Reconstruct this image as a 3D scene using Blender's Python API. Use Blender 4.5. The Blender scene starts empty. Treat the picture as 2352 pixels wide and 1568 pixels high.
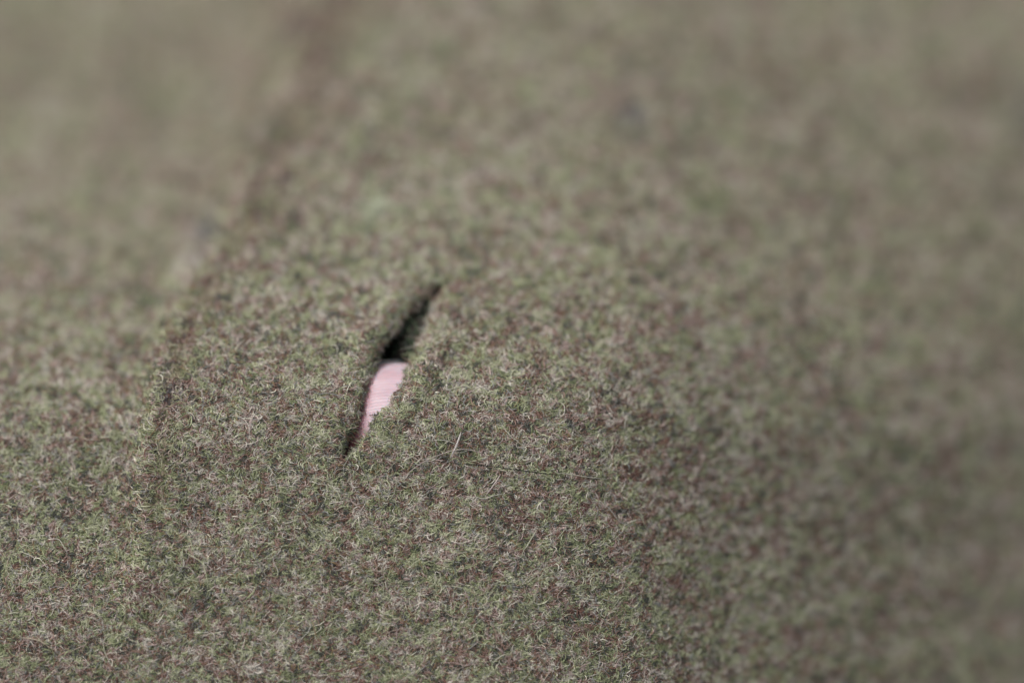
import bpy, math
import numpy as np

rng = np.random.default_rng(7)
sc = bpy.context.scene
MM = 0.001

# ------------------------------------------------------------------ camera
ELEV = math.radians(50.0)          # camera looks down at the cloth by this angle
DIST = 0.50
R = np.array([1.0, 0.0, 0.0])
U = np.array([0.0, math.sin(ELEV), math.cos(ELEV)])
F = np.array([0.0, math.cos(ELEV), -math.sin(ELEV)])
ORIGIN = np.array([0.0, 0.0, 0.12])

cam_d = bpy.data.cameras.new('camera')
cam = bpy.data.objects.new('camera', cam_d)
sc.collection.objects.link(cam)
cam.location = tuple(ORIGIN - F * DIST)
cam.rotation_euler = (math.radians(90) - ELEV, 0, 0)
cam_d.sensor_width = 36
cam_d.lens = 125
cam_d.clip_start = 0.01
cam_d.clip_end = 50
cam_d.dof.use_dof = True
cam_d.dof.focus_distance = DIST + 0.0006
cam_d.dof.aperture_fstop = 3.1
cam_d.dof.aperture_blades = 0
sc.camera = cam

# ------------------------------------------------------------------ sky, sun, exposure
w = bpy.data.worlds.new('World')
sc.world = w
w.use_nodes = True
nt = w.node_tree
bg = nt.nodes['Background']
sky = nt.nodes.new('ShaderNodeTexSky')
sky.sky_type = 'NISHITA'
sky.sun_disc = False
SUN_EL, SUN_AZ = math.radians(58), math.radians(-62)   # azimuth from +Y, towards -X
sky.sun_elevation = SUN_EL
sky.sun_rotation = SUN_AZ
sky.air_density = 1.0
sky.dust_density = 5.0
hs = nt.nodes.new('ShaderNodeHueSaturation')            # overcast: the blue is washed out
hs.inputs['Saturation'].default_value = 0.25
nt.links.new(sky.outputs[0], hs.inputs['Color'])
nt.links.new(hs.outputs[0], bg.inputs[0])
bg.inputs[1].default_value = 0.15

sun_d = bpy.data.lights.new('sun', 'SUN')
sun_d.energy = 0.9
sun_d.angle = math.radians(40)
sun_d.color = (1.0, 0.97, 0.92)
sun = bpy.data.objects.new('sun', sun_d)
sc.collection.objects.link(sun)
from mathutils import Vector
sd = Vector((math.sin(SUN_AZ) * math.cos(SUN_EL), math.cos(SUN_AZ) * math.cos(SUN_EL), math.sin(SUN_EL)))
sun.rotation_euler = sd.to_track_quat('Z', 'Y').to_euler()

sc.view_settings.view_transform = 'Standard'
sc.view_settings.look = 'None'
sc.view_settings.exposure = 0.72
sc.view_settings.gamma = 1
sc.view_settings.use_curve_mapping = False
try:
    sc.cycles_curves.shape = 'THICK'
    sc.cycles_curves.subdivisions = 2
except Exception:
    pass
sc.cycles.max_bounces = 6
sc.cycles.use_denoising = True
sc.cycles.pixel_filter_type = 'BLACKMAN_HARRIS'
sc.cycles.filter_width = 1.5
sc.cycles.sampling_pattern = 'TABULATED_SOBOL' if hasattr(sc.cycles, 'sampling_pattern') else 'AUTOMATIC'

# ------------------------------------------------------------------ cloth shape (millimetres, in the cloth's own frame)
def smooth(x, a, b):
    t = np.clip((x - a) / (b - a), 0, 1)
    return t * t * (3 - 2 * t)

def lattice(seed, n=512):
    return np.random.default_rng(seed).random((n, n))
_L = {}
def vnoise(x, y, seed):
    """smooth value noise, 0..1"""
    if seed not in _L:
        _L[seed] = lattice(seed)
    g = _L[seed]; n = g.shape[0]
    xi = np.floor(x).astype(int); yi = np.floor(y).astype(int)
    fx = x - xi; fy = y - yi
    fx = fx * fx * (3 - 2 * fx); fy = fy * fy * (3 - 2 * fy)
    a = g[xi % n, yi % n]; b = g[(xi + 1) % n, yi % n]
    c = g[xi % n, (yi + 1) % n]; d = g[(xi + 1) % n, (yi + 1) % n]
    return (a * (1 - fx) + b * fx) * (1 - fy) + (c * (1 - fx) + d * fx) * fy

EDGE_V = [-90, -36, -25.5, -13, -3, 5, 18.6, 36, 48, 75, 120]
EDGE_U = [-53, -52, -51.6, -51, -49.6, -47.5, -41.5, -37, -33.5, -24, -12]
def bend(x, k, top):
    """a fold rounding over: quadratic until its slope reaches top, then straight"""
    x = np.maximum(0, x); b = top / (2 * k)
    return np.where(x < b, k * x * x, k * b * b + top * (x - b))
def depth(u, v):
    """how far the cloth lies behind the plane of focus: it bulges towards the viewer low and left of centre"""
    s = 0.075 * (v + 25) + bend(v + 16, 0.019, 0.9)
    s = s + bend(u + 3, 0.0105, 0.58) * (1 - 0.45 * smooth(v, -10, 50))
    e = np.interp(v, EDGE_V, EDGE_U) + 1.6 * (vnoise(v / 9 + 50, v * 0 + 3.5, 5) - .5)
    step = np.interp(v, [-60, -38, -26, -12, 0, 20, 48, 80], [0, 0.5, 2.6, 4.6, 8.5, 19, 31, 40])
    wd = np.interp(v, [-40, -10, 10, 48], [3.2, 3.0, 5.5, 11.0])
    s = s + step * (1 - smooth(u, e - wd, e + 0.3 * wd))
    gd = np.interp(v, [-40, -28, -10, 10, 48, 80], [0, .15, .3, .5, .9, .9]); gw = np.interp(v, [-30, 0, 48], [.8, 1.6, 3.2])
    s = s + gd * np.exp(-((u - e - 1.6 * gw) / gw) ** 2)
    s = s + 0.05 * np.maximum(0, -(u - e)) * smooth(v, -45, 0)
    s = s + 0.6 * (vnoise(u / 17 + 20, v / 17 + 20, 1) - .5) + 0.5 * (vnoise(u / 6 + 70, v / 6 + 70, 2) - .5)
    s = s + 0.2 * (vnoise(u / 1.9 + 90, v / 1.9 + 90, 3) - .5)
    return s

# slit: centre line, offset and half width along its own axis
P0 = np.array([-23.9, -16.8]); P1 = np.array([-10.0, 8.4])
AX = (P1 - P0) / np.linalg.norm(P1 - P0); LEN = np.linalg.norm(P1 - P0)
NX = np.array([AX[1], -AX[0]])                       # across, towards the right
def px(X, Y):
    return (X - 1176) / 16.333, (784 - Y) / 16.333
_le = [(783,1056),(797,1022),(806,990),(819,950),(832,905),(842,870),(858,838),(880,796),(908,762),(936,716),(968,694),(1012,648)]
_re = [(788,1058),(812,1036),(842,1002),(864,965),(890,922),(916,880),(934,836),(948,800),(962,762),(972,730),(984,700),(1012,650)]
def _pq(lst):
    a = np.array([px(*q) for q in lst]) - P0
    return a @ AX, a @ NX
lp, lq = _pq(_le); rp, rq = _pq(_re)
pp = np.linspace(0, LEN, 60)
_l = np.interp(pp, lp, lq); _r = np.interp(pp, rp, rq)
_l = np.minimum(_l, _r)
def slit(p):
    jag = 0.4 * (vnoise(p * 1.1 + 11, p * 0 + 4.5, 9) - .5) + .35 * (vnoise(p * 3.4 + 51, p * 0 + 2.5, 11) - .5)
    l = np.interp(p, pp, _l); r = np.interp(p, pp, _r)
    end = smooth(p, -0.2, 1.2) * (1 - smooth(p, LEN - 1.2, LEN + .2))
    c = (l + r) / 2 + jag * end
    hw = np.maximum(0, (r - l) / 2 - 0.14 + .25 * (1 - smooth(p, 3, 8)) + .84 * smooth(p, 12, 17)) * end * (1 + 0.9 * (vnoise(p * 2.3 + 31, p * 0 + 8.5, 10) - .5) * .35)
    c = np.where((p < -.3) | (p > LEN + .3), np.interp(p, [-8, -.3, LEN + .3, LEN + 8], [0, _l[0], _r[-1], 0]), c)
    return c, hw
def warp(p, q, side):
    """slit-frame rest coordinates -> u, v, extra depth where the cut edge curls inwards"""
    c, hw = slit(p)
    aq = np.abs(q)
    q2 = q + c * np.exp(-aq / 9.0) + side * hw * np.exp(-aq / 4.2)
    uv = P0[:, None] + AX[:, None] * p + NX[:, None] * q2
    curl = 0.45 * np.minimum(hw, 1.6) * np.exp(-(aq / 0.75)) - 0.25 * hw * np.exp(-((aq - 2.4) / 1.6) ** 2)
    return uv[0], uv[1], curl
def gap(u, v):
    """<0 inside the slit opening"""
    d0 = u - P0[0]; d1 = v - P0[1]
    p = d0 * AX[0] + d1 * AX[1]; q = d0 * NX[0] + d1 * NX[1]
    c, hw = slit(p)
    g = np.abs(q - c) - hw
    return np.where((p < 0) | (p > LEN), 5.0, g), p, q - c, hw

def world(u, v, s):
    return (ORIGIN[None, :] + (np.asarray(u)[:, None] * R + np.asarray(v)[:, None] * U + np.asarray(s)[:, None] * F) * MM)

# ------------------------------------------------------------------ helpers
def link(o, parent=None):
    sc.collection.objects.link(o)
    if parent is not None:
        o.parent = parent
    return o
def mesh_obj(name, verts, faces, mat, parent=None, smooth_=True):
    m = bpy.data.meshes.new(name)
    m.from_pydata([tuple(x) for x in verts], [], [tuple(int(i) for i in f) for f in faces])
    m.validate(); m.update()
    if smooth_:
        m.polygons.foreach_set('use_smooth', np.ones(len(m.polygons), dtype=bool))
    m.materials.append(mat)
    return link(bpy.data.objects.new(name, m), parent)
def mat(name):
    m = bpy.data.materials.new(name); m.use_nodes = True
    return m, m.node_tree, m.node_tree.nodes['Principled BSDF']

# felt: the matted ground of the cloth, mottled dyed wool
def felt(name, k=1.0, green=False):
    m, t, b = mat(name)
    co = t.nodes.new('ShaderNodeTexCoord')
    n1 = t.nodes.new('ShaderNodeTexNoise'); n1.inputs['Scale'].default_value = 900; n1.inputs['Detail'].default_value = 4
    n2 = t.nodes.new('ShaderNodeTexNoise'); n2.inputs['Scale'].default_value = 3800; n2.inputs['Detail'].default_value = 3
    r = t.nodes.new('ShaderNodeValToRGB')
    cols = [(0.0, (.055, .04, .036)), (.36, (.12, .082, .072)), (.47, (.10, .112, .065)), (.56, (.19, .205, .13)), (.66, (.22, .20, .20)), (1, (.3, .29, .26))]
    if green:
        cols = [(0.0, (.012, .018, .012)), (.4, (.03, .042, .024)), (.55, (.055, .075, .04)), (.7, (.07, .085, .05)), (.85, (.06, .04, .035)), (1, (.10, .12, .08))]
    while len(r.color_ramp.elements) < len(cols):
        r.color_ramp.elements.new(.5)
    for e, (p, c) in zip(r.color_ramp.elements, cols):
        e.position = p; e.color = (c[0] * k, c[1] * k, c[2] * k, 1)
    mx = t.nodes.new('ShaderNodeMix'); mx.data_type = 'FLOAT'; mx.inputs[0].default_value = .5
    t.links.new(co.outputs['Object'], n1.inputs['Vector']); t.links.new(co.outputs['Object'], n2.inputs['Vector'])
    t.links.new(n1.outputs[0], mx.inputs[2]); t.links.new(n2.outputs[0], mx.inputs[3])
    t.links.new(mx.outputs[0], r.inputs[0]); t.links.new(r.outputs[0], b.inputs['Base Color'])
    bp = t.nodes.new('ShaderNodeBump'); bp.inputs['Strength'].default_value = .8; bp.inputs['Distance'].default_value = 0.0003
    t.links.new(n2.outputs[0], bp.inputs['Height']); t.links.new(bp.outputs[0], b.inputs['Normal'])
    b.inputs['Roughness'].default_value = 1.0
    b.inputs['Specular IOR Level'].default_value = .1
    return m
felt_m = felt('mottled_felt')
under_m = felt('dark_green_felt', 1.0, True)

fib_m, t, b = mat('wool_fibre')
at = t.nodes.new('ShaderNodeAttribute'); at.attribute_name = 'dye'
t.links.new(at.outputs['Color'], b.inputs['Base Color'])
b.inputs['Roughness'].default_value = .62
b.inputs['Specular IOR Level'].default_value = .35

# ------------------------------------------------------------------ the cloth
def spaced(a, b, fine, n):
    """parameter values from a to b (0 inside), dense round 0"""
    x = np.linspace(-1, 1, n)
    f = lambda z, L: fine * z + (L - fine) * z ** 3
    return np.where(x < 0, -f(-x, -a), f(x, b))
PMIN, PMAX, QMIN, QMAX = -125., 150., -125., 145.
pa = np.concatenate([np.arange(PMIN, -6, 1.1), np.arange(-6, LEN + 6, .22), np.arange(LEN + 6, PMAX, 1.1)])
qh = np.concatenate([np.array([0, .12, .25, .4, .6, .85, 1.15, 1.5]), np.arange(1.9, 6, .5), np.arange(6, 145, 1.05)])
verts = []; faces = []
def sheet(side, qs):
    PP, QQ = np.meshgrid(pa, qs, indexing='ij')
    u, v, c = warp(PP.ravel(), QQ.ravel(), side)
    return u, v, depth(u, v) + c, PP.shape
cl_v = []; cl_f = []; off = 0
parts = []
for side, qs in ((-1, -qh[qh <= -QMIN]), (1, qh[qh <= QMAX])):
    u, v, s, shp = sheet(side, qs)
    idx = np.arange(shp[0] * shp[1]).reshape(shp) + off
    parts.append((side, idx))
    cl_v.append(world(u, v, s))
    a, b_, c_, d = idx[:-1, :-1].ravel(), idx[1:, :-1].ravel(), idx[1:, 1:].ravel(), idx[:-1, 1:].ravel()
    f = np.stack([a, b_, c_, d], 1) if side > 0 else np.stack([a, d, c_, b_], 1)
    cl_f.append(f[:, ::-1]); off += idx.size
cv = np.concatenate(cl_v); cf = np.concatenate(cl_f)
# weld the two halves together above and below the slit
wl = parts[0][1][:, 0]; wr = parts[1][1][:, 0]
_, hwp = slit(pa)
remap = np.arange(off)
closed = hwp <= 1e-6
remap[wr[closed]] = wl[closed]
cf = remap[cf]
cloth = mesh_obj('wool_cloth', cv, cf, felt_m)
cloth['label'] = 'fuzzy mottled green, maroon and grey wool cloth with a narrow slit torn in it'
cloth['category'] = 'cloth'
so = cloth.modifiers.new('thickness', 'SOLIDIFY'); so.thickness = 0.8 * MM; so.offset = -1

# light-blocking sheet added underneath, closed round the border so the inside is dark
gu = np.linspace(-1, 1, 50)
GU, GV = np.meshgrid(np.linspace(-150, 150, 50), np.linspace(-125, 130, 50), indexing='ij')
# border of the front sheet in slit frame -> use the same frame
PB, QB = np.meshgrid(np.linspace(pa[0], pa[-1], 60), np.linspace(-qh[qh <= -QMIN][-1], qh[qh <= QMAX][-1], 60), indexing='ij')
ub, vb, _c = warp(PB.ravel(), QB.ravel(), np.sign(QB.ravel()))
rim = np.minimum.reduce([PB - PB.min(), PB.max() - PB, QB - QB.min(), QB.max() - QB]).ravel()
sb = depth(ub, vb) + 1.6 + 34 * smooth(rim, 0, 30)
ii = np.arange(3600).reshape(60, 60)
fb = np.stack([ii[:-1, :-1].ravel(), ii[1:, :-1].ravel(), ii[1:, 1:].ravel(), ii[:-1, 1:].ravel()], 1)
back = mesh_obj('light_blocker', world(ub, vb, sb), fb, under_m, cloth)

# inner fold of dark green cloth lying just under the upper end of the slit
pi_ = np.linspace(15.5, 36, 50); qi = np.linspace(-9, 9, 30)
PI_, QI = np.meshgrid(pi_, qi, indexing='ij')
c_, h_ = slit(PI_.ravel())
ui = P0[0] + AX[0] * PI_.ravel() + NX[0] * (QI.ravel() + c_)
vi = P0[1] + AX[1] * PI_.ravel() + NX[1] * (QI.ravel() + c_)
si = depth(ui, vi) + 2.9 + 1.1 * vnoise(ui / 2.1 + 9, vi / 2.1 + 9, 21) + 9 * (1 - smooth(PI_.ravel() + .9 * QI.ravel(), 15.0, 21.0)) ** 1.5
ii = np.arange(1500).reshape(50, 30)
fi = np.stack([ii[:-1, :-1].ravel(), ii[:-1, 1:].ravel(), ii[1:, 1:].ravel(), ii[1:, :-1].ravel()], 1)
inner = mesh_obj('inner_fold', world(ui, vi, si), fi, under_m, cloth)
inner['label'] = 'dark green inner fold seen in the upper end of the slit'
so = inner.modifiers.new('thickness', 'SOLIDIFY'); so.thickness = 1.0 * MM; so.offset = -1

# ------------------------------------------------------------------ wool fibres
PAL = np.array([
    (.150, .175, .092),   # moss green
    (.225, .250, .150),   # light sage
    (.300, .315, .225),   # pale sage
    (.120, .062, .050),   # maroon brown
    (.200, .130, .112),   # dusty rose brown
    (.290, .225, .225),   # lilac grey
    (.380, .360, .340),   # pale grey
    (.052, .056, .050),   # near black green
    (.170, .120, .060),   # ochre brown
    (.185, .190, .195),   # blue grey
    (.460, .445, .390),   # bleached
])
PAL = PAL * .95 + PAL.mean(1, keepdims=True) * .05
PAL = PAL * np.array((1.065, 1.03, .925))
def dye(u, v, n):
    """which wool each fibre is: the dyes lie in small tangles"""
    r = rng.random(n)
    j = .10
    cu = u + rng.normal(0, j, n); cw = v + rng.normal(0, j, n)
    a = vnoise(cu / .46 + 270, cw / .32 + 270, 31) * .58 + vnoise(cu / 1.7 + 60, cw / 1.2 + 60, 32) * .34 + vnoise(cu / 6 + 60, cw / 5 + 60, 35) * .08
    b_ = vnoise(cu / .46 + 270, cw / .31 + 270, 33) * .63 + vnoise(cu / 1.6 + 60, cw / 1.2 + 60, 34) * .27 + vnoise(cu / 7 + 60, cw / 5.5 + 60, 36) * .10
    a = (a - .505) * 3.6 + rng.normal(0, .22, n)      # >0 green, <0 red
    b_ = (b_ - .5) * 3.5 + rng.normal(0, .22, n)    # lightness
    k = np.full(n, 0)
    k = np.where(a > 0, np.where(b_ > .30, 2, np.where(b_ > -.12, 1, np.where(b_ > -.62, 0, 7))), 0)
    kr = np.where(b_ > .48, 6, np.where(b_ > .12, 5, np.where(b_ > -.28, 4, np.where(b_ > -.75, 3, 7))))
    k = np.where(a <= 0, kr, k)
    k = np.where((np.abs(a) < .14) & (r < .5), 9, k)
    k = np.where(r > .965, 8, k)
    k = np.where(r < .022, 10, k)
    c = PAL[k] * rng.uniform(.86, 1.14, (n, 1))
    # fibres along the crease on the left are darker and browner
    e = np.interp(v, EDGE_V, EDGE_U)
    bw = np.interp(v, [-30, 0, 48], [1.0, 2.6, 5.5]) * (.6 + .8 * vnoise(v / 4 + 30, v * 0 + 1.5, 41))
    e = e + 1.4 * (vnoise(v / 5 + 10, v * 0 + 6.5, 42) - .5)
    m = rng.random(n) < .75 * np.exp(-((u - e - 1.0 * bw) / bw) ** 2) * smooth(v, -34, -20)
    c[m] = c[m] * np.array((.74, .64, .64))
    # tangles of other dyes that can be seen in the blur
    for X, Y, rad, col, amt in ((1450, 262, 2.2, (.055, .072, .08), .65), (668, 40, 3.4, (.075, .05, .05), .5), (1200, 282, 1.9, (.08, .075, .045), .7),
                                (470, 528, 2.4, (.06, .06, .075), .65), (1195, 1185, 1.5, (.11, .055, .05), .5), (1335, 1165, .9, (.11, .05, .045), .4), (600, 300, 4.0, (.10, .08, .07), .5),
                                (330, 1350, 1.8, (.11, .055, .05), .5), (395, 905, 1.9, (.055, .045, .045), .6), (865, 480, 2.0, (.36, .38, .28), .7), (440, 590, 2.6, (.32, .30, .29), .35),
                                (2400, 260, 5, (.07, .06, .06), .6), (1640, 470, 2.5, (.10, .14, .05), .5)):
        x0, y0 = px(X, Y)
        s0 = 1 + depth(np.array([x0]), np.array([y0]))[0] / 500
        d = np.hypot(u - x0 * s0, (v - y0 * s0) * 1.0) / rad
        m = rng.random(n) < amt * np.exp(-d * d)
        c[m] = np.array(col) * rng.uniform(.8, 1.25, (m.sum(), 1))
    return c

def normals(u, v):
    e = .25
    su = (depth(u + e, v) - depth(u - e, v)) / (2 * e)
    sv = (depth(u, v + e) - depth(u, v - e)) / (2 * e)
    n = np.stack([su, sv, -np.ones_like(su)], 1)    # in (u, v, s), pointing to the viewer
    return n / np.linalg.norm(n, axis=1)[:, None]

def curves_obj(name, pts, rad, col, material, parent):
    """pts n,k,3 world; rad n,k ; col n,3"""
    n, k, _ = pts.shape
    hc = bpy.data.hair_curves.new(name)
    hc.add_curves([k] * n)
    hc.attributes['position'].data.foreach_set('vector', pts.reshape(-1).astype(np.float32))
    if 'radius' not in hc.attributes:
        hc.attributes.new('radius', 'FLOAT', 'POINT')
    hc.attributes['radius'].data.foreach_set('value', rad.reshape(-1).astype(np.float32))
    a = hc.attributes.new('dye', 'FLOAT_COLOR', 'POINT')
    c4 = np.ones((n, k, 4), np.float32); c4[:, :, :3] = col[:, None, :]
    a.data.foreach_set('color', c4.reshape(-1))
    hc.materials.append(material)
    hc.update_tag()
    return link(bpy.data.objects.new(name, hc), parent)

def make_fibres(u, v, K, length, radius, lift, base_h, aniso=1.5, keep_gap=.12, dcurl=None):
    n = len(u)
    th = rng.random(n) * 2 * np.pi
    dx = np.cos(th) * aniso; dy = np.sin(th)
    th = np.arctan2(dy, dx)
    curv = rng.normal(0, 1.0, n) * 1.5 / (K - 1)
    L = length * rng.lognormal(0, .38, n)
    st = L / (K - 1)
    U_ = np.zeros((n, K)); V_ = np.zeros((n, K))
    U_[:, 0] = u; V_[:, 0] = v
    for i in range(1, K):
        th = th + curv + rng.normal(0, .7 / math.sqrt(K), n)
        U_[:, i] = U_[:, i - 1] + np.cos(th) * st
        V_[:, i] = V_[:, i - 1] + np.sin(th) * st
    U_ += (u - U_.mean(1))[:, None]; V_ += (v - V_.mean(1))[:, None]
    tt = np.linspace(0, 1, K)
    amp = lift * rng.lognormal(0, .5, n)
    ph = rng.random(n)
    arch = np.sin(np.pi * tt)[None, :] ** .8
    free = (rng.random(n) < .22)[:, None]
    prof = np.where(free, tt[None, :] ** 1.3 * 1.2, arch)
    H = base_h * rng.random(n)[:, None] + amp[:, None] * prof
    g, p, q, hw = gap(U_.ravel(), V_.ravel())
    g = g.reshape(n, K); 
    inside = (g < 0)
    flat = np.ptp(depth(U_.ravel(), V_.ravel()).reshape(n, K), axis=1) < (1.6 if K > 6 else 2.2)
    frac = inside.mean(1)
    keep = ((frac <= keep_gap) | ((frac < .5) & (rng.random(n) < .04))) & (flat | (K <= 6))
    # the cut edge turns inwards: so do the fibres on it
    dp = .45 * np.minimum(hw.reshape(n, K), 1.6) * np.exp(-np.maximum(g, 0) / .75) - .25 * hw.reshape(n, K) * np.exp(-((np.maximum(g, 0) - 2.4) / 1.6) ** 2)
    dp = dp * (g < 4)
    N = normals(U_.ravel(), V_.ravel()).reshape(n, K, 3)
    S_ = depth(U_.ravel(), V_.ravel()).reshape(n, K) + dp
    P = np.stack([U_, V_, S_], 2) + N * H[:, :, None]
    P = P[keep]
    W = world(P[:, :, 0].ravel(), P[:, :, 1].ravel(), P[:, :, 2].ravel()).reshape(-1, K, 3)
    taper = np.clip(1.15 - np.abs(tt - .5) * 1.3, .35, 1)
    rad = radius * rng.lognormal(0, .28, keep.sum())[:, None] * taper[None, :] * MM
    return W, rad, keep

def scatter(n, umin, umax, vmin, vmax):
    return rng.uniform(umin, umax, n), rng.uniform(vmin, vmax, n)

# dense pile over all of the visible cloth
NF = 900000
u, v = scatter(NF, -96, 98, -62, 78)
W, rad, keep = make_fibres(u, v, 5, .95, .040, .12, .42, aniso=2.8)
col = dye(u, v, NF)[keep]
pile = curves_obj('wool_pile', W, rad, col, fib_m, cloth)
pile['kind'] = 'stuff'
# longer loose fibres standing off the pile
NL = 4500
u, v = scatter(NL, -90, 90, -60, 75)
W, rad, keep = make_fibres(u, v, 10, 3.4, .034, .35, .5, aniso=2.8, keep_gap=.1)
c = dye(u, v, NL); c = np.where(rng.random((NL, 1)) < .5, c * .6 + .4 * np.array((.40, .38, .32)), c)
loose = curves_obj('loose_fibre', W, rad, c[keep], fib_m, cloth)
loose['kind'] = 'stuff'

# frayed fibres hanging from the cut edges and fuzz on the inner fold
def edge_fuzz(n):
    p = rng.uniform(.3, LEN - .3, n); side = np.where(rng.random(n) < .5, -1, 1)
    c, hw = slit(p)
    K = 5
    q0 = c + side * (hw + .1)
    out = np.zeros((n, K, 3))
    L = rng.lognormal(math.log(.75), .45, n) * np.clip(hw / 1.0, .35, 1)
    an = rng.normal(0, .9, n)
    tt = np.linspace(0, 1, K)
    depth0 = rng.uniform(.2, 1.9, n)
    for i, t_ in enumerate(tt):
        qq = q0 - side * L * t_ * np.cos(an) * .8
        p_ = p + L * t_ * np.sin(an) + rng.normal(0, .05, n)
        uu = P0[0] + AX[0] * p_ + NX[0] * qq; vv = P0[1] + AX[1] * p_ + NX[1] * qq
        out[:, i] = np.stack([uu, vv, depth(uu, vv) + depth0 + .3 * t_ * L + rng.normal(0, .04, n)], 1)
    W = world(out[:, :, 0].ravel(), out[:, :, 1].ravel(), out[:, :, 2].ravel()).reshape(n, K, 3)
    rad = .05 * rng.lognormal(0, .25, n)[:, None] * np.linspace(1, .4, K)[None, :] * MM
    return W, rad, dye(out[:, 0, 0], out[:, 0, 1], n)
W, rad, c = edge_fuzz(3600)
fr = curves_obj('frayed_edge', W, rad, c * .75, fib_m, cloth)
fr['kind'] = 'stuff'
NI = 6000
k = rng.integers(0, len(ui), NI)
uu = ui[k] + rng.normal(0, .3, NI); vv = vi[k] + rng.normal(0, .3, NI); ss = si[k] - .15
K = 5; th = rng.random(NI) * 6.28; st = rng.uniform(.2, .5, NI)
pts = np.zeros((NI, K, 3))
for i in range(K):
    pts[:, i] = np.stack([uu, vv, ss - .25 * math.sin(math.pi * i / 4)], 1)
    th = th + rng.normal(0, .6, NI); uu = uu + np.cos(th) * st; vv = vv + np.sin(th) * st
W = world(pts[:, :, 0].ravel(), pts[:, :, 1].ravel(), pts[:, :, 2].ravel()).reshape(NI, K, 3)
c = np.array([(.03, .05, .025), (.06, .085, .045), (.02, .024, .02), (.05, .03, .028)])[rng.integers(0, 4, NI)]
fz = curves_obj('inner_fuzz', W, np.full((NI, K), .055 * MM), c, fib_m, inner)
fz['kind'] = 'stuff'

# ------------------------------------------------------------------ single hairs lying on the cloth (tubes)
def tube(name, uvh, radius, color, label, cat, group=None, taper=True):
    pts = np.array(uvh, float)
    # resample smoothly (Catmull-Rom)
    q = np.vstack([pts[:1] * 2 - pts[1:2], pts, pts[-1:] * 2 - pts[-2:-1]])
    o = []
    for i in range(1, len(q) - 2):
        for t_ in np.linspace(0, 1, 10, endpoint=False):
            o.append(.5 * ((2 * q[i]) + (-q[i-1] + q[i+1]) * t_ + (2*q[i-1] - 5*q[i] + 4*q[i+1] - q[i+2]) * t_**2 + (-q[i-1] + 3*q[i] - 3*q[i+1] + q[i+2]) * t_**3))
    o.append(q[-2]); o = np.array(o)
    uvs = np.stack([o[:, 0], o[:, 1], depth(o[:, 0], o[:, 1]) - o[:, 2]], 1)
    tg = np.gradient(uvs, axis=0); tg /= np.linalg.norm(tg, axis=1)[:, None]
    a = np.cross(tg, [0, 0, 1.]); a /= np.linalg.norm(a, axis=1)[:, None]
    b_ = np.cross(tg, a)
    vs = []; n = len(uvs)
    for i in range(n):
        rr = radius * (1 if not taper else min(1, .35 + 3 * min(i, n - 1 - i) / n))
        for k_ in range(6):
            an = k_ * math.pi / 3
            vs.append(uvs[i] + rr * (a[i] * math.cos(an) + b_[i] * math.sin(an)))
    vs = np.array(vs)
    fs = [(i*6+k_, i*6+(k_+1) % 6, (i+1)*6+(k_+1) % 6, (i+1)*6+k_) for i in range(n-1) for k_ in range(6)]
    fs += [tuple(range(5, -1, -1)), tuple((n-1)*6+k_ for k_ in range(6))]
    m, t, b = mat(name + '_keratin')
    b.inputs['Base Color'].default_value = (*color, 1); b.inputs['Roughness'].default_value = .7; b.inputs['Specular IOR Level'].default_value = .15
    nz = t.nodes.new('ShaderNodeTexNoise'); nz.inputs['Scale'].default_value = 1500
    co = t.nodes.new('ShaderNodeTexCoord'); t.links.new(co.outputs['Object'], nz.inputs['Vector'])
    mr = t.nodes.new('ShaderNodeMix'); mr.data_type = 'RGBA'
    mr.inputs[6].default_value = tuple(x * .75 for x in color) + (1,); mr.inputs[7].default_value = tuple(min(1, x * 1.2) for x in color) + (1,)
    t.links.new(nz.outputs[0], mr.inputs[0]); t.links.new(mr.outputs[2], b.inputs['Base Color'])
    ob = mesh_obj(name, world(vs[:, 0], vs[:, 1], vs[:, 2]), fs, m)
    ob['label'] = label; ob['category'] = cat
    if group: ob['group'] = group
    return ob
def P(X, Y, h): return (*px(X, Y), h)
tube('dark_hair', [P(1035, 1063, 1.1), P(1085, 1066, 1.6), P(1130, 1070, 1.7), P(1180, 1077, 1.8), P(1235, 1085, 1.7), P(1290, 1091, 1.3)], .06, (.012, .012, .012),
     'thin black hair lying nearly level across the wool, right of and below the slit', 'hair')
G = 'pale loose fibres lying on the wool'
tube('pale_fibre', [P(1285, 1087, 1.0), P(1310, 1089, 1.3), P(1345, 1095, 1.4), P(1400, 1102, 1.0)], .06, (.27, .26, .21),
     'long faint pale fibre continuing the line of the black hair to the right', 'fibre', G)
tube('pale_fibre', [P(1034, 1052, 1.0), P(1043, 1035, 1.5), P(1052, 1013, 1.5), P(1059, 992, 1.0)], .12, (.36, .33, .31),
     'short thick straight pale fibre just above the left end of the black hair', 'fibre', G)
tube('pale_fibre', [P(1116, 1137, .8), P(1128, 1121, 1.4), P(1141, 1103, 1.5), P(1150, 1088, 1.0)], .10, (.32, .27, .25),
     'short straight pinkish fibre slanting up to meet the underside of the black hair', 'fibre', G)
tube('pale_fibre', [P(888, 1122, .5), P(930, 1092, 1.0), P(970, 1062, 1.4), P(1020, 1040, 1.7), P(1065, 1031, 1.8), P(1105, 1040, 1.4), P(1130, 1058, .8)], .05, (.29, .24, .22),
     'long arched pinkish fibre rising over the wool above the black hair', 'fibre', G)
tube('pale_fibre', [P(985, 1012, .6), P(1015, 1010, 1.2), P(1043, 1018, 1.2), P(1060, 1034, .6)], .05, (.30, .30, .25),
     'thin bowed pale fibre whose right end meets the short thick one', 'fibre', G)
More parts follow.
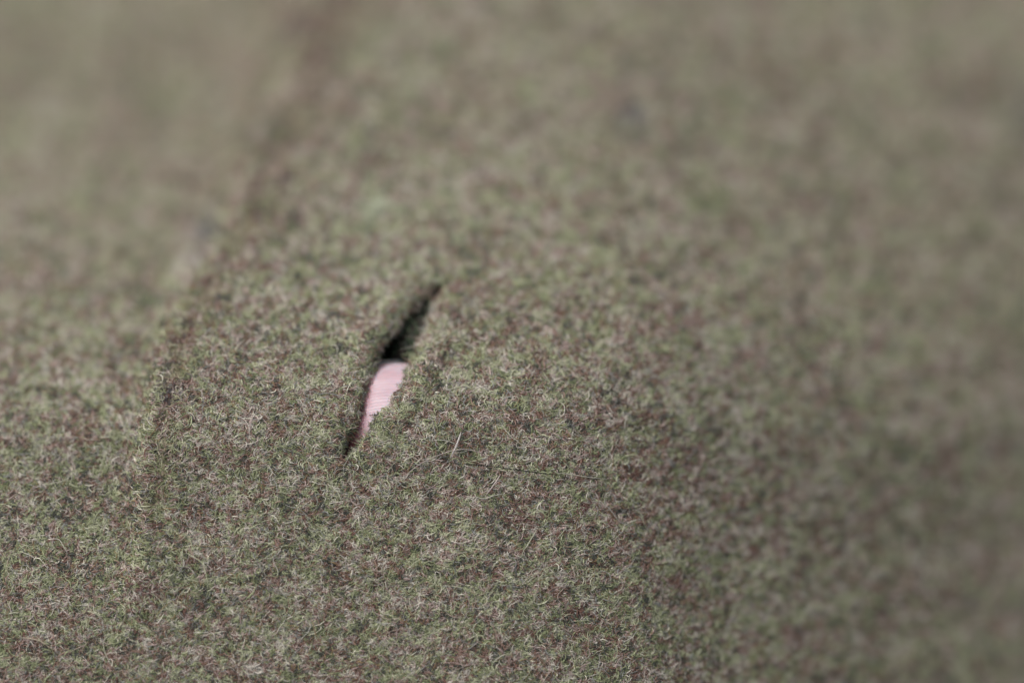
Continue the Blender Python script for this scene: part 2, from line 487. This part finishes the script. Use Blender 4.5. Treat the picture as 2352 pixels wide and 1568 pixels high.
tube('pale_fibre', [P(1092, 1140, .6), P(1112, 1144, 1.2), P(1135, 1137, 1.2), P(1158, 1133, .6)], .055, (.33, .32, .27),
     'small wavy pale fibre touching the lower end of the slanting pinkish one', 'fibre', G)

# ------------------------------------------------------------------ finger behind the slit, pad to the viewer
sk, t, b = mat('skin')
co = t.nodes.new('ShaderNodeTexCoord')
wv = t.nodes.new('ShaderNodeTexWave'); wv.wave_type = 'BANDS'; wv.bands_direction = 'Y'
wv.inputs['Scale'].default_value = .314 / (.46 * MM)
wv.inputs['Distortion'].default_value = 3.0; wv.inputs['Detail'].default_value = 1; wv.inputs['Detail Scale'].default_value = .35
at = t.nodes.new('ShaderNodeAttribute'); at.attribute_name = 'ridge_co'
t.links.new(at.outputs['Vector'], wv.inputs['Vector'])
nz = t.nodes.new('ShaderNodeTexNoise'); nz.inputs['Scale'].default_value = 420; nz.inputs['Detail'].default_value = 3
t.links.new(at.outputs['Vector'], nz.inputs['Vector'])
r = t.nodes.new('ShaderNodeValToRGB')
r.color_ramp.elements[0].position = .3; r.color_ramp.elements[0].color = (.34, .22, .245, 1)
r.color_ramp.elements[1].position = .7; r.color_ramp.elements[1].color = (.48, .385, .425, 1)
t.links.new(nz.outputs[0], r.inputs[0])
mx = t.nodes.new('ShaderNodeMix'); mx.data_type = 'RGBA'; mx.blend_type = 'MULTIPLY'
mr = t.nodes.new('ShaderNodeMapRange'); mr.inputs[3].default_value = .93; mr.inputs[4].default_value = 1.0
t.links.new(wv.outputs['Fac'], mr.inputs[0])
mx.inputs[0].default_value = 1
t.links.new(r.outputs[0], mx.inputs[6]); t.links.new(mr.outputs[0], mx.inputs[7])
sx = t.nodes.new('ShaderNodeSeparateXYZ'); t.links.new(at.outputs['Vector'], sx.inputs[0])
side = t.nodes.new('ShaderNodeMapRange')                 # left side tinted red: shade and light bleed put into the skin colour
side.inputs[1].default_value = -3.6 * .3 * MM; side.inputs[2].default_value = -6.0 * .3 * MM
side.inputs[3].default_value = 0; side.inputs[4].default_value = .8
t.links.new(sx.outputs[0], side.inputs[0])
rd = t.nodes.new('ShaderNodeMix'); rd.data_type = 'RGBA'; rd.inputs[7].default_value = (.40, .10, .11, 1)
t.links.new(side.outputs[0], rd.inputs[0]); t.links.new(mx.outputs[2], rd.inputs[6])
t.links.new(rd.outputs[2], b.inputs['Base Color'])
bp = t.nodes.new('ShaderNodeBump'); bp.inputs['Strength'].default_value = .3; bp.inputs['Distance'].default_value = .00006
t.links.new(wv.outputs['Fac'], bp.inputs['Height']); t.links.new(bp.outputs[0], b.inputs['Normal'])
b.inputs['Roughness'].default_value = .5
b.inputs['Subsurface Weight'].default_value = .5
b.inputs['Subsurface Radius'].default_value = (1.0, .28, .18)
b.inputs['Subsurface Scale'].default_value = .0022

TIP = np.array([-15.4, -3.4]); tip_s = depth(TIP[:1], TIP[1:])[0] + 6.7
A = np.array([.11, 1, .26]); A /= np.linalg.norm(A)       # towards the tip, (u, v, s)
Bx = np.cross(A, [0, 0, -1.]); Bx /= np.linalg.norm(Bx)
Nn = np.cross(Bx, A)                                       # sign fixed below: towards viewer
if Nn[2] > 0: Nn = -Nn
if Bx[0] < 0: Bx = -Bx
def fpos(x, y, z):   # x across, y along (0 at tip), z towards viewer
    q = np.array([TIP[0], TIP[1], tip_s + .012 * max(0, -y - 9) ** 2]) + Bx * x + A * y + Nn * z
    return q
segs = 48
ys = list(-np.array([0, .12, .35, .7, 1.2, 1.8, 2.6, 3.6, 4.8, 6.2, 8, 10, 12.5, 15, 18, 21, 24, 27, 30, 34, 38, 42, 46, 50, 54, 57, 59, 60]))
fv = []; rc = []
def prof(y):
    d = -y
    r_ = 1 - max(0, 1 - d / 7.0) ** 2.7
    w_ = 7.4 * math.sqrt(max(r_, 0)) + .02 * min(d, 25)
    front = 6.9 * math.sqrt(max(r_, 0)) + .5 * math.exp(-((d - 9) / 5) ** 2)
    front -= .7 * math.exp(-((d - 24) / 1.6) ** 2)
    rear = 5.6 * math.sqrt(max(r_, 0)) + .7 * smooth(np.array([d]), 8, 24)[0]
    if d > 54: 
        k_ = max(.05, math.sqrt(max(0, 1 - ((d - 54) / 6.05) ** 2)))
        w_ *= k_; front *= k_; rear *= k_
    return w_, front, rear
for y in ys:
    w_, fr_, re_ = prof(y)
    for k_ in range(segs):
        an = 2 * math.pi * k_ / segs
        ca, sa = math.cos(an), math.sin(an)
        if ca > 0:      # the pad is pressed a little flat against the cloth
            x = w_ * math.copysign(abs(sa) ** .84, sa); z = fr_ * ca ** .72
        else:
            x = w_ * math.copysign(abs(sa) ** .84, sa); z = -re_ * abs(ca)
        fv.append(fpos(x, y, z)); rc.append((x * .3, y + .035 * x * x * 1.0, z * .0))
fv = np.array(fv); nr = len(ys)
ff = [(i*segs+k_, i*segs+(k_+1) % segs, (i+1)*segs+(k_+1) % segs, (i+1)*segs+k_) for i in range(nr-1) for k_ in range(segs)]
ff += [tuple(range(segs)), tuple((nr-1)*segs + segs-1-k_ for k_ in range(segs))]
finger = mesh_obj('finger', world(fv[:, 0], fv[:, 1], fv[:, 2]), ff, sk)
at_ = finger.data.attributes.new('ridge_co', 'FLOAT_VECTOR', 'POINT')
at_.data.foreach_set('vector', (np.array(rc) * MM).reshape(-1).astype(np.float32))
import bmesh
bm = bmesh.new(); bm.from_mesh(finger.data); bmesh.ops.recalc_face_normals(bm, faces=bm.faces); bm.to_mesh(finger.data); bm.free()
sub = finger.modifiers.new('soft', 'SUBSURF'); sub.levels = 2; sub.render_levels = 2
finger['label'] = 'pale pink fingertip with fine skin ridges showing in the lower half of the slit'
finger['category'] = 'finger'

nm, t, b = mat('nail')
nz = t.nodes.new('ShaderNodeTexNoise'); nz.inputs['Scale'].default_value = 700
co = t.nodes.new('ShaderNodeTexCoord'); t.links.new(co.outputs['Object'], nz.inputs['Vector'])
r = t.nodes.new('ShaderNodeValToRGB')
r.color_ramp.elements[0].color = (.50, .48, .43, 1); r.color_ramp.elements[1].color = (.68, .66, .60, 1)
t.links.new(nz.outputs[0], r.inputs[0]); t.links.new(r.outputs[0], b.inputs['Base Color'])
b.inputs['Roughness'].default_value = .35; b.inputs['Subsurface Weight'].default_value = .3; b.inputs['Subsurface Scale'].default_value = .001
nv = []; nf = []
na, nb = 30, 14
for layer in (0, 1):
    for i in range(nb):
        y = .62 - 13 * (i / (nb - 1)) ** 1.3
        for k_ in range(na):
            an = math.radians(-62 + 124 * k_ / (na - 1))
            x = 6.6 * math.sin(an)
            yy = y - (.03 * x * x if i < nb - 1 else 0) * (1 - i / (nb - 1))
            d = max(0, -yy)
            zz = -(min(4.9, -1.0 + 1.7 * math.sqrt(d + .3)) ) * math.cos(an * .85) - .45 * layer
            nv.append(fpos(x, yy, zz))
nv = np.array(nv); o2 = na * nb
for i in range(nb - 1):
    for k_ in range(na - 1):
        a0 = i * na + k_
        nf.append((a0, a0 + 1, a0 + na + 1, a0 + na)); nf.append((a0 + o2, a0 + na + o2, a0 + na + 1 + o2, a0 + 1 + o2))
for k_ in range(na - 1):
    nf.append((k_ + 1, k_, k_ + o2, k_ + 1 + o2)); e = (nb - 1) * na
    nf.append((e + k_, e + k_ + 1, e + k_ + 1 + o2, e + k_ + o2))
for i in range(nb - 1):
    a0 = i * na; nf.append((a0, a0 + na, a0 + na + o2, a0 + o2)); a0 = i * na + na - 1
    nf.append((a0 + na, a0, a0 + o2, a0 + na + o2))
nail = mesh_obj('fingernail', world(nv[:, 0], nv[:, 1], nv[:, 2]), nf, nm, finger)
bm = bmesh.new(); bm.from_mesh(nail.data); bmesh.ops.recalc_face_normals(bm, faces=bm.faces); bm.to_mesh(nail.data); bm.free()
